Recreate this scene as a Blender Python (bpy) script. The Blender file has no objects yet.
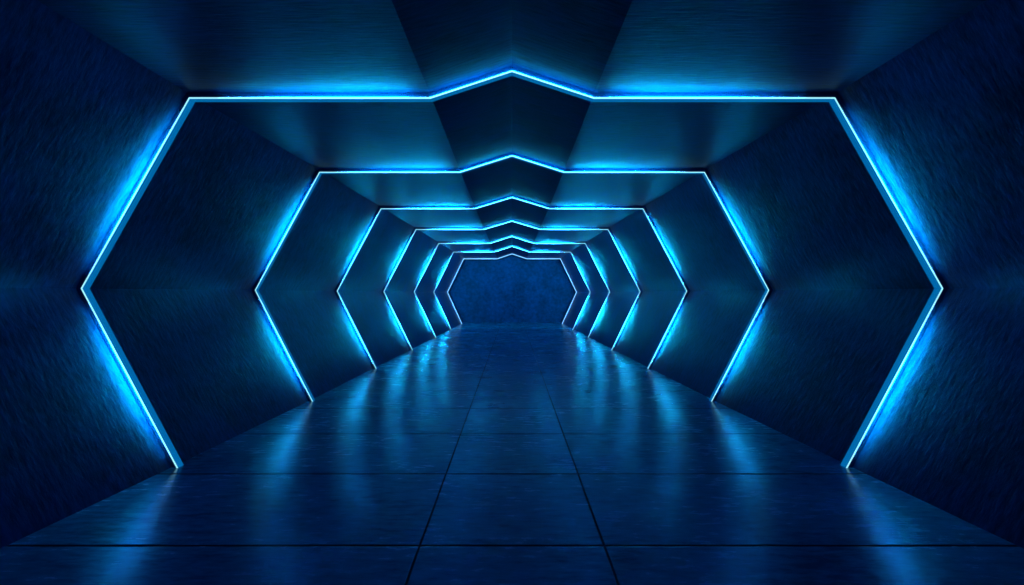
import bpy, bmesh, math
from mathutils import Vector

# ------------------------------------------------------------------ camera, world, exposure
S = bpy.context.scene
COL = S.collection
CAM_H = 1.6
FPX = 469.0                                     # focal length in pixels of a 1024 px wide frame
cd = bpy.data.cameras.new('camera')
cam = bpy.data.objects.new('camera', cd)
COL.objects.link(cam)
cam.location = (0.0, 0.0, CAM_H)
cam.rotation_euler = (math.radians(90), 0, 0)
cd.sensor_width = 36.0
cd.lens = 36.0 * FPX / 1024.0
cd.shift_y = 0.0005
cd.clip_start = 0.02
S.camera = cam

world = bpy.data.worlds.new('world')
S.world = world
world.use_nodes = True
bg = world.node_tree.nodes['Background']
bg.inputs['Color'].default_value = (0.0, 0.10, 0.45, 1)
bg.inputs['Strength'].default_value = 0.01

vs = S.view_settings
vs.view_transform = 'Standard'
vs.look = 'None'
vs.gamma = 1.0
vs.use_curve_mapping = False
vs.exposure = 0.0

# brightness of the lamps (the strips of each frame), tuned here
LINE = (0.38, 1.0, 1.15)                        # frosted front edge of the strip
LINE_LAST = (0.34, 0.95, 1.6)                  # the faint last frame
LED = (0.5, 6.5, 28.0)                          # row of diodes along the middle of that edge
LED_GABLE = (0.6, 2.5, 6.0)
SIDE = (0.0, 0.13, 0.38)                        # frosted inner face of the strip
WASH = (0.0, 80.0, 122.0)                        # lens on the outer flank, washing the wall beside the strip
WASH_CEILING = (0.0, 58.0, 96.0)
WASH_GABLE = (0.0, 25.0, 42.0)
REAR = (0.0, 30.0, 52.0)                        # added unseen fill glow on a frame's back, brightening the bay or end wall
WASH_GAIN = [1.0, 1.05, 1.15, 1.3, 1.5, 1.7, 1.0]   # the frames further in run brighter
LED_GAIN = [1.0, 1.0, 1.1, 1.4, 1.7, 2.0, 0.8]
REAR_GAIN = [0.0, 0.15, 0.5, 1.2, 2.0, 5.0, 0.09]

# ------------------------------------------------------------------ materials
def nodes_of(m):
    m.use_nodes = True
    nt = m.node_tree
    return nt, nt.nodes, nt.links, nt.nodes['Principled BSDF']

def emitter(name, rgb):
    m = bpy.data.materials.new(name)
    nt, N, L, p = nodes_of(m)
    k = max(rgb)
    p.inputs['Base Color'].default_value = (0.02, 0.05, 0.08, 1)
    p.inputs['Roughness'].default_value = 0.4
    p.inputs['Emission Color'].default_value = (rgb[0]/k, rgb[1]/k, rgb[2]/k, 1)
    p.inputs['Emission Strength'].default_value = k
    return m

def math_node(N, op, a=None, b=None):
    n = N.new('ShaderNodeMath'); n.operation = op
    if a is not None and not hasattr(a, 'node'): n.inputs[0].default_value = a
    if b is not None and not hasattr(b, 'node'): n.inputs[1].default_value = b
    return n

def concrete(name, stretch, base_lo, base_hi, rough=(0.36, 0.56), bump=0.35, rot=(0, 0, 0), spec=0.5):
    """blue painted, coarsely brushed concrete; stretch = noise frequency along x, y, z"""
    m = bpy.data.materials.new(name)
    nt, N, L, p = nodes_of(m)
    tc = N.new('ShaderNodeTexCoord')
    mp = N.new('ShaderNodeMapping'); mp.inputs['Rotation'].default_value = rot
    mp.inputs['Scale'].default_value = stretch
    L.new(tc.outputs['Object'], mp.inputs['Vector'])
    fine = N.new('ShaderNodeTexNoise'); fine.inputs['Scale'].default_value = 6.0
    fine.inputs['Detail'].default_value = 8.0; fine.inputs['Roughness'].default_value = 0.62
    L.new(mp.outputs['Vector'], fine.inputs['Vector'])
    blotch = N.new('ShaderNodeTexNoise'); blotch.inputs['Scale'].default_value = 1.3
    blotch.inputs['Detail'].default_value = 6.0; blotch.inputs['Roughness'].default_value = 0.6
    L.new(tc.outputs['Object'], blotch.inputs['Vector'])
    mx = N.new('ShaderNodeMix'); mx.data_type = 'FLOAT'; mx.inputs[0].default_value = 0.5
    L.new(fine.outputs['Fac'], mx.inputs[2]); L.new(blotch.outputs['Fac'], mx.inputs[3])
    cr = N.new('ShaderNodeValToRGB')
    cr.color_ramp.elements[0].position = 0.40; cr.color_ramp.elements[0].color = (*base_lo, 1)
    cr.color_ramp.elements[1].position = 0.62; cr.color_ramp.elements[1].color = (*base_hi, 1)
    L.new(mx.outputs[0], cr.inputs['Fac'])
    L.new(cr.outputs['Color'], p.inputs['Base Color'])
    mr = N.new('ShaderNodeMapRange')
    mr.inputs['From Min'].default_value = 0.35; mr.inputs['From Max'].default_value = 0.65
    mr.inputs['To Min'].default_value = rough[0]; mr.inputs['To Max'].default_value = rough[1]
    L.new(mx.outputs[0], mr.inputs['Value'])
    L.new(mr.outputs['Result'], p.inputs['Roughness'])
    p.inputs['Specular IOR Level'].default_value = spec
    p.inputs['Specular Tint'].default_value = (0.3, 0.55, 1.0, 1)
    bp = N.new('ShaderNodeBump'); bp.inputs['Strength'].default_value = bump
    bp.inputs['Distance'].default_value = 0.02
    L.new(fine.outputs['Fac'], bp.inputs['Height'])
    L.new(bp.outputs['Normal'], p.inputs['Normal'])
    return m, dict(N=N, L=L, p=p, tc=tc, cr=cr, bp=bp, fine=fine, mr=mr)

LO, HI = (0.004, 0.034, 0.108), (0.012, 0.108, 0.32)
M_WALL, _ = concrete('brushed_blue_concrete', (1.5, 4.5, 1.3), LO, HI, rough=(0.32, 0.52), bump=0.33, spec=0.36, rot=(math.radians(6), 0, 0))
M_CEIL, _ = concrete('ceiling_blue_concrete', (0.8, 7.0, 1.5), [c * 0.9 for c in LO], [c * k for c, k in zip(HI, (0.9, 0.82, 0.95))], rough=(0.30, 0.46), bump=0.22, spec=0.32)
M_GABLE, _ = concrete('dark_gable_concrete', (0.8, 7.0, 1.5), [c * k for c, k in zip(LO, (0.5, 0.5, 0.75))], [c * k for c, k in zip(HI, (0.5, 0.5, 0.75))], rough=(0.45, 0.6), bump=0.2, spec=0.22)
M_BACK, _ = concrete('back_wall_concrete', (1.0, 1.0, 1.0), LO, HI)
M_FLOOR, fl = concrete('floor_slabs', (0.9, 3.2, 1.0), (0.008, 0.13, 0.26), (0.028, 0.40, 0.70),
                       rough=(0.20, 0.30), bump=0.0, spec=1.0, rot=(0, 0, math.radians(12)))

SLAB, JX, JY0 = 1.18, 0.584, 2.97               # joints: two long ones, cross ones every SLAB metres
def slab_joints(d):
    N, L, p = d['N'], d['L'], d['p']
    sx = N.new('ShaderNodeSeparateXYZ'); L.new(d['tc'].outputs['Object'], sx.inputs[0])
    ax = math_node(N, 'ABSOLUTE'); L.new(sx.outputs['X'], ax.inputs[0])
    dx = math_node(N, 'SUBTRACT', b=JX); L.new(ax.outputs[0], dx.inputs[0])
    dxa = math_node(N, 'ABSOLUTE'); L.new(dx.outputs[0], dxa.inputs[0])
    sy = math_node(N, 'SUBTRACT', b=JY0 - 0.5 * SLAB - 20 * SLAB); L.new(sx.outputs['Y'], sy.inputs[0])
    md = math_node(N, 'MODULO', b=SLAB); L.new(sy.outputs[0], md.inputs[0])
    dy = math_node(N, 'SUBTRACT', b=0.5 * SLAB); L.new(md.outputs[0], dy.inputs[0])
    dya = math_node(N, 'ABSOLUTE'); L.new(dy.outputs[0], dya.inputs[0])
    mn = math_node(N, 'MINIMUM'); L.new(dxa.outputs[0], mn.inputs[0]); dyn = math_node(N, 'MULTIPLY', b=0.7); L.new(dya.outputs[0], dyn.inputs[0]); L.new(dyn.outputs[0], mn.inputs[1])
    mr = N.new('ShaderNodeMapRange'); mr.interpolation_type = 'SMOOTHSTEP'
    mr.inputs['From Min'].default_value = 0.004; mr.inputs['From Max'].default_value = 0.011
    L.new(mn.outputs[0], mr.inputs['Value'])
    mix = N.new('ShaderNodeMix'); mix.data_type = 'RGBA'
    mix.inputs[6].default_value = (0.002, 0.015, 0.04, 1)
    L.new(mr.outputs['Result'], mix.inputs[0]); L.new(d['cr'].outputs['Color'], mix.inputs[7])
    L.new(mix.outputs[2], p.inputs['Base Color'])
    sp = math_node(N, 'MULTIPLY', b=1.0); L.new(mr.outputs['Result'], sp.inputs[0])
    L.new(sp.outputs[0], p.inputs['Specular IOR Level'])
    b2 = N.new('ShaderNodeBump'); b2.inputs['Strength'].default_value = 0.6; b2.inputs['Distance'].default_value = 0.01
    L.new(mr.outputs['Result'], b2.inputs['Height']); L.new(d['bp'].outputs['Normal'], b2.inputs['Normal'])
    L.new(b2.outputs['Normal'], p.inputs['Normal'])
fl['fine'].inputs['Detail'].default_value = 5.0
fl['cr'].color_ramp.elements[0].position = 0.38; fl['cr'].color_ramp.elements[1].position = 0.62
slab_joints(fl)

M_HOUSING = bpy.data.materials.new('dark_blue_anodised_metal')
_, hn, hl, hp = nodes_of(M_HOUSING)
hp.inputs['Base Color'].default_value = (0.02, 0.12, 0.34, 1)
hp.inputs['Roughness'].default_value = 0.5
hv = hn.new('ShaderNodeTexNoise'); hv.inputs['Scale'].default_value = 60
hm = hn.new('ShaderNodeMapRange'); hm.inputs['To Min'].default_value = 0.7; hm.inputs['To Max'].default_value = 0.9
hp.inputs['Specular IOR Level'].default_value = 0.1
hl.new(hv.outputs['Fac'], hm.inputs['Value']); hl.new(hm.outputs['Result'], hp.inputs['Roughness'])

M_LINE = emitter('strip_front_light', LINE)
M_LINE_LAST = emitter('faint_strip_front_light', LINE_LAST)
M_SIDE = emitter('strip_frosted_side', SIDE)
M_REAR = [emitter('rear_fill', tuple(c * g + 1e-4 for c in REAR)) for g in REAR_GAIN]  # strip backs glow only as added fill
def gained(name, rgb, gains): return [emitter(name, tuple(c * g for c in rgb)) for g in gains]
M_LED, M_LEDG = gained('diode_row', LED, LED_GAIN), gained('gable_diode_row', LED_GABLE, LED_GAIN)
M_WASHC = gained('ceiling_wash_lens', WASH_CEILING, WASH_GAIN)
M_WASH, M_WASHG = gained('wall_wash_lens', WASH, WASH_GAIN), gained('gable_wash_lens', WASH_GABLE, WASH_GAIN)

# ------------------------------------------------------------------ the tunnel's section along its length
U = CAM_H / 175.0                               # metres per section unit at the first frame
D1 = FPX * U                                    # distance of the first frame
DEPTH = [1.0, 1.615, 2.314, 3.069, 3.932, 4.766, 5.694]
SCALE = [1.0, 0.963, 0.940, 0.914, 0.894, 0.866, 0.854]
GABLE = [81.8, 84.3, 86.0, 86.0, 86.0, 84.5, 84.0]
PEAK = [221.8, 221.6, 221.0, 220.5, 222.5, 222.5, 223.0]
TOP, ELB = 195.0, 4.5
DEND = 5.98

def section(k, flare=1.0, sc=None, gb=None, pk=None):
    """inner edge of the strip as points from the left foot over the ridge to the right foot"""
    s = SCALE[k] if sc is None else sc
    g = GABLE[k]; p = PEAK[k]
    half = [(334.7 * s * flare, -175.0), (430.5 * s, ELB), (322.7 * s, TOP), (g, TOP)]
    pts = [(-x, y) for x, y in half] + [(0.0, p)] + [(x, y) for x, y in reversed(half)]
    return [Vector((x * U, CAM_H + y * U)) for x, y in pts]

def offset(pts, r):
    """polyline moved outward by r with mitred corners; the feet stay on their height"""
    out = []
    n = len(pts)
    def nrm(a, b):
        d = (b - a).normalized(); return Vector((-d.y, d.x))      # left of travel = outward
    for i in range(n):
        if i == 0 or i == n - 1:
            a, b = (pts[0], pts[1]) if i == 0 else (pts[-2], pts[-1])
            nn = nrm(a, b)
            out.append(Vector((pts[i].x + r / nn.x, pts[i].y)))   # slide along the floor
        else:
            n1, n2 = nrm(pts[i-1], pts[i]), nrm(pts[i], pts[i+1])
            m = (n1 + n2).normalized()
            out.append(pts[i] + m * (r / m.dot(n1)))
    return out

RIB = 0.056                                     # how far the strip's centre stands off the wall
sec_y, sec_pts = [], []
for dd, fl_ in ((-0.75, 1.09), (0.45, 1.045)):  # behind and beside the camera the foot of the wall flares
    sec_y.append(dd * D1); sec_pts.append(offset(section(0, flare=fl_), RIB))
for k in range(7):
    sec_y.append(DEPTH[k] * D1); sec_pts.append(offset(section(k), RIB))
sec_y.append(DEND * D1); sec_pts.append(offset(section(6, sc=0.850), RIB))

# ------------------------------------------------------------------ object helpers
def link(name, bm, mats, parent=None):
    me = bpy.data.meshes.new(name)
    bmesh.ops.recalc_face_normals(bm, faces=bm.faces)
    bm.to_mesh(me); bm.free()
    for m in (mats if isinstance(mats, (list, tuple)) else [mats]): me.materials.append(m)
    o = bpy.data.objects.new(name, me)
    COL.objects.link(o)
    if parent: o.parent = parent
    return o

def structure(o, label, cat):
    o['kind'] = 'structure'; o['label'] = label; o['category'] = cat
    return o

def shell(name, i0, i1, mat, thick=0.25, nu=5, nv=4, gable=False):
    """the part of the section between points i0 and i1, lofted along the tunnel as a thick slab"""
    def fine(pts):
        out = []
        for a, b in zip(pts[:-1], pts[1:]):
            out += [a.lerp(b, t / nu) for t in range(nu)]
        return out + [pts[-1]]
    ends = []
    for y, pts in zip(sec_y, sec_pts):
        inner, outer = fine(pts[i0:i1 + 1]), fine(offset(pts, thick)[i0:i1 + 1])
        ends.append((y, inner + outer[::-1]))
    bm = bmesh.new()
    rings = []
    for i, (y, ring) in enumerate(ends):
        if i:
            y_, ring_ = ends[i - 1]
            for t in range(1, nv):
                w = t / nv
                rings.append([bm.verts.new((a.lerp(b, w).x, y_ + (y - y_) * w, a.lerp(b, w).y)) for a, b in zip(ring_, ring)])
        rings.append([bm.verts.new((p.x, y, p.y)) for p in ring])
    n = len(rings[0])
    for a, b in zip(rings[:-1], rings[1:]):
        for j in range(n):
            q = (j + 1) % n
            f = bm.faces.new((a[j], a[q], b[q], b[j]))
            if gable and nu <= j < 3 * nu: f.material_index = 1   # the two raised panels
    bm.faces.new(rings[0]); bm.faces.new(rings[-1])
    bmesh.ops.recalc_face_normals(bm, faces=bm.faces)
    for f in bm.faces: f.smooth = True
    for e in bm.edges:
        if len(e.link_faces) == 2 and e.calc_face_angle() > math.radians(8): e.smooth = False
    return link(name, bm, mat)

def slab(name, x0, x1, y0, y1, z0, z1, mat):
    bm = bmesh.new()
    bmesh.ops.create_cube(bm, size=1.0)
    for v in bm.verts:
        v.co = Vector((x0 if v.co.x < 0 else x1, y0 if v.co.y < 0 else y1, z0 if v.co.z < 0 else z1))
    return link(name, bm, mat)

# ------------------------------------------------------------------ the setting
YB = sec_y[-1]
structure(slab('floor', -4.6, 4.6, sec_y[0], YB + 0.3, -0.25, 0.0, M_FLOOR),
          'glossy dark blue floor of large slabs with straight dark joints', 'floor')
structure(shell('wall_left', 0, 2, M_WALL), 'left tunnel wall of two brushed blue panels folded outward at mid height', 'wall')
structure(shell('wall_right', 6, 8, M_WALL), 'right tunnel wall of two brushed blue panels folded outward at mid height', 'wall')
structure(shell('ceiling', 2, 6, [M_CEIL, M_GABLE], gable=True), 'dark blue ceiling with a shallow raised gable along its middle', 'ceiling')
structure(slab('wall_back', -4.6, 4.6, YB, YB + 0.3, 0.0, 4.2, M_BACK), 'plain dark blue end wall closing the tunnel', 'wall')

# ------------------------------------------------------------------ the light frames
NOSE, BODY = 0.012, 0.062                       # strip in front of / behind the frame's front plane

def sweep(bm, pts, i0, i1, profile, mat_ids):
    """closed profile of (r, y) points swept along section points i0..i1"""
    cols = []
    for r, y in profile:
        off = offset(pts, r)[i0:i1 + 1]
        cols.append([bm.verts.new((p.x, y, p.y)) for p in off])
    n = len(profile)
    for j in range(n):
        q = (j + 1) % n
        for s in range(len(cols[0]) - 1):
            f = bm.faces.new((cols[j][s], cols[q][s], cols[q][s + 1], cols[j][s + 1]))
            f.material_index = mat_ids[j]
    bm.faces.new([c[0] for c in cols]); bm.faces.new([c[-1] for c in cols])

def taper(t, t0, t1, peak, ends):
    """width of a tapered lens along its run"""
    u = (t - t0) / (peak - t0) if t < peak else (t1 - t) / max(t1 - peak, 1e-6)
    u = max(0.0, min(1.0, u))
    return ends + (1 - ends) * (u * u * (3 - 2 * u))

def lens(bm, pts, i, prof, spec, steps=18):
    """tapered lens on run i; prof(w) gives its closed (r, y) profile at relative width w"""
    t0, t1, peak, ends = spec
    rings = []
    for s in range(steps + 1):
        t = t0 + (t1 - t0) * s / steps
        ring = []
        for r, y in prof(taper(t, t0, t1, peak, ends)):
            o = offset(pts, r)
            p = o[i].lerp(o[i + 1], t)
            ring.append(bm.verts.new((p.x, y, p.y)))
        rings.append(ring)
    n = len(rings[0])
    for a, b in zip(rings[:-1], rings[1:]):
        for j in range(n):
            bm.faces.new((a[j], a[(j + 1) % n], b[(j + 1) % n], b[j]))
    bm.faces.new(rings[0]); bm.faces.new(rings[-1])

ORDER = ['nearest to the viewer, first of seven down the tunnel',
         'second from the viewer, between the nearest frame and the third',
         'third from the viewer down the tunnel',
         'in the middle of the seven, fourth from the viewer',
         'third from the far end wall, fifth from the viewer',
         'next to last before the end wall, sixth from the viewer',
         'smallest and faintest, framing the dark end wall']
# where the lenses sit along each of the runs (left foot, left shoulder, ceiling, gable): start, end, widest, end width
LENS = {0: (0.06, 0.92, 0.50, 0.02), 1: (0.08, 0.94, 0.50, 0.02), 2: (0.12, 1.0, 0.78, 0.02), 3: (0.0, 1.0, 0.3, 0.7)}

for k in range(7):
    pts = section(k)
    HALF = 0.016 if k == 6 else 0.007            # half the thickness of the glowing strip
    y0 = DEPTH[k] * D1 + NOSE
    root = bpy.data.objects.new('light_frame', None)
    root.location = (0, y0, 0)
    root.empty_display_size = 0.3
    COL.objects.link(root)
    root['label'] = 'angular glowing blue light frame ' + ORDER[k]
    root['category'] = 'light'
    root['group'] = 'glowing light frames along the tunnel'

    bm = bmesh.new()                             # the metal profile the strips are set in
    sweep(bm, pts, 0, 8, [(HALF, 0.0), (RIB + 0.002, 0.0), (RIB + 0.002, BODY), (HALF, BODY)], [0, 0, 0, 0])
    link('housing', bm, M_HOUSING, root)

    for i in range(8):
        bm = bmesh.new()
        sweep(bm, pts, i, i + 1, [(-HALF, -NOSE), (HALF, -NOSE), (HALF, BODY), (-HALF, BODY)], [0, 1, 2, 1])
        strip = link('light_strip', bm, [M_LINE_LAST if k == 6 else M_LINE, M_SIDE, M_REAR[k]], root)
        j = i if i < 4 else 7 - i
        spec = LENS[j]
        led = 0.0015 if k == 6 else 0.004
        if i > 3: spec = (1 - spec[1], 1 - spec[0], 1 - spec[2], spec[3])
        bm = bmesh.new()
        lens(bm, pts, i, lambda w: [(-led * w, -NOSE - 0.001), (-led * w, -NOSE - 0.0016),
                                    (led * w, -NOSE - 0.0016), (led * w, -NOSE - 0.001)], spec)
        link('diode_row', bm, (M_LEDG if j == 3 else M_LED)[k], strip)
        if k == 6: continue                      # the last frame does not wash its wall
        bm = bmesh.new()
        lens(bm, pts, i, lambda w: [(HALF + 0.0005, -NOSE + 0.001), (HALF + 0.0005 + 0.0006 * w, -NOSE + 0.001),
                                    (HALF + 0.0005 + 0.0045 * w, -NOSE + 0.001 + 0.0105 * w), (HALF + 0.0005, -NOSE + 0.001 + 0.0105 * w)], spec)
        link('wash_lens', bm, (M_WASHG if j == 3 else M_WASHC if j == 2 else M_WASH)[k], strip)
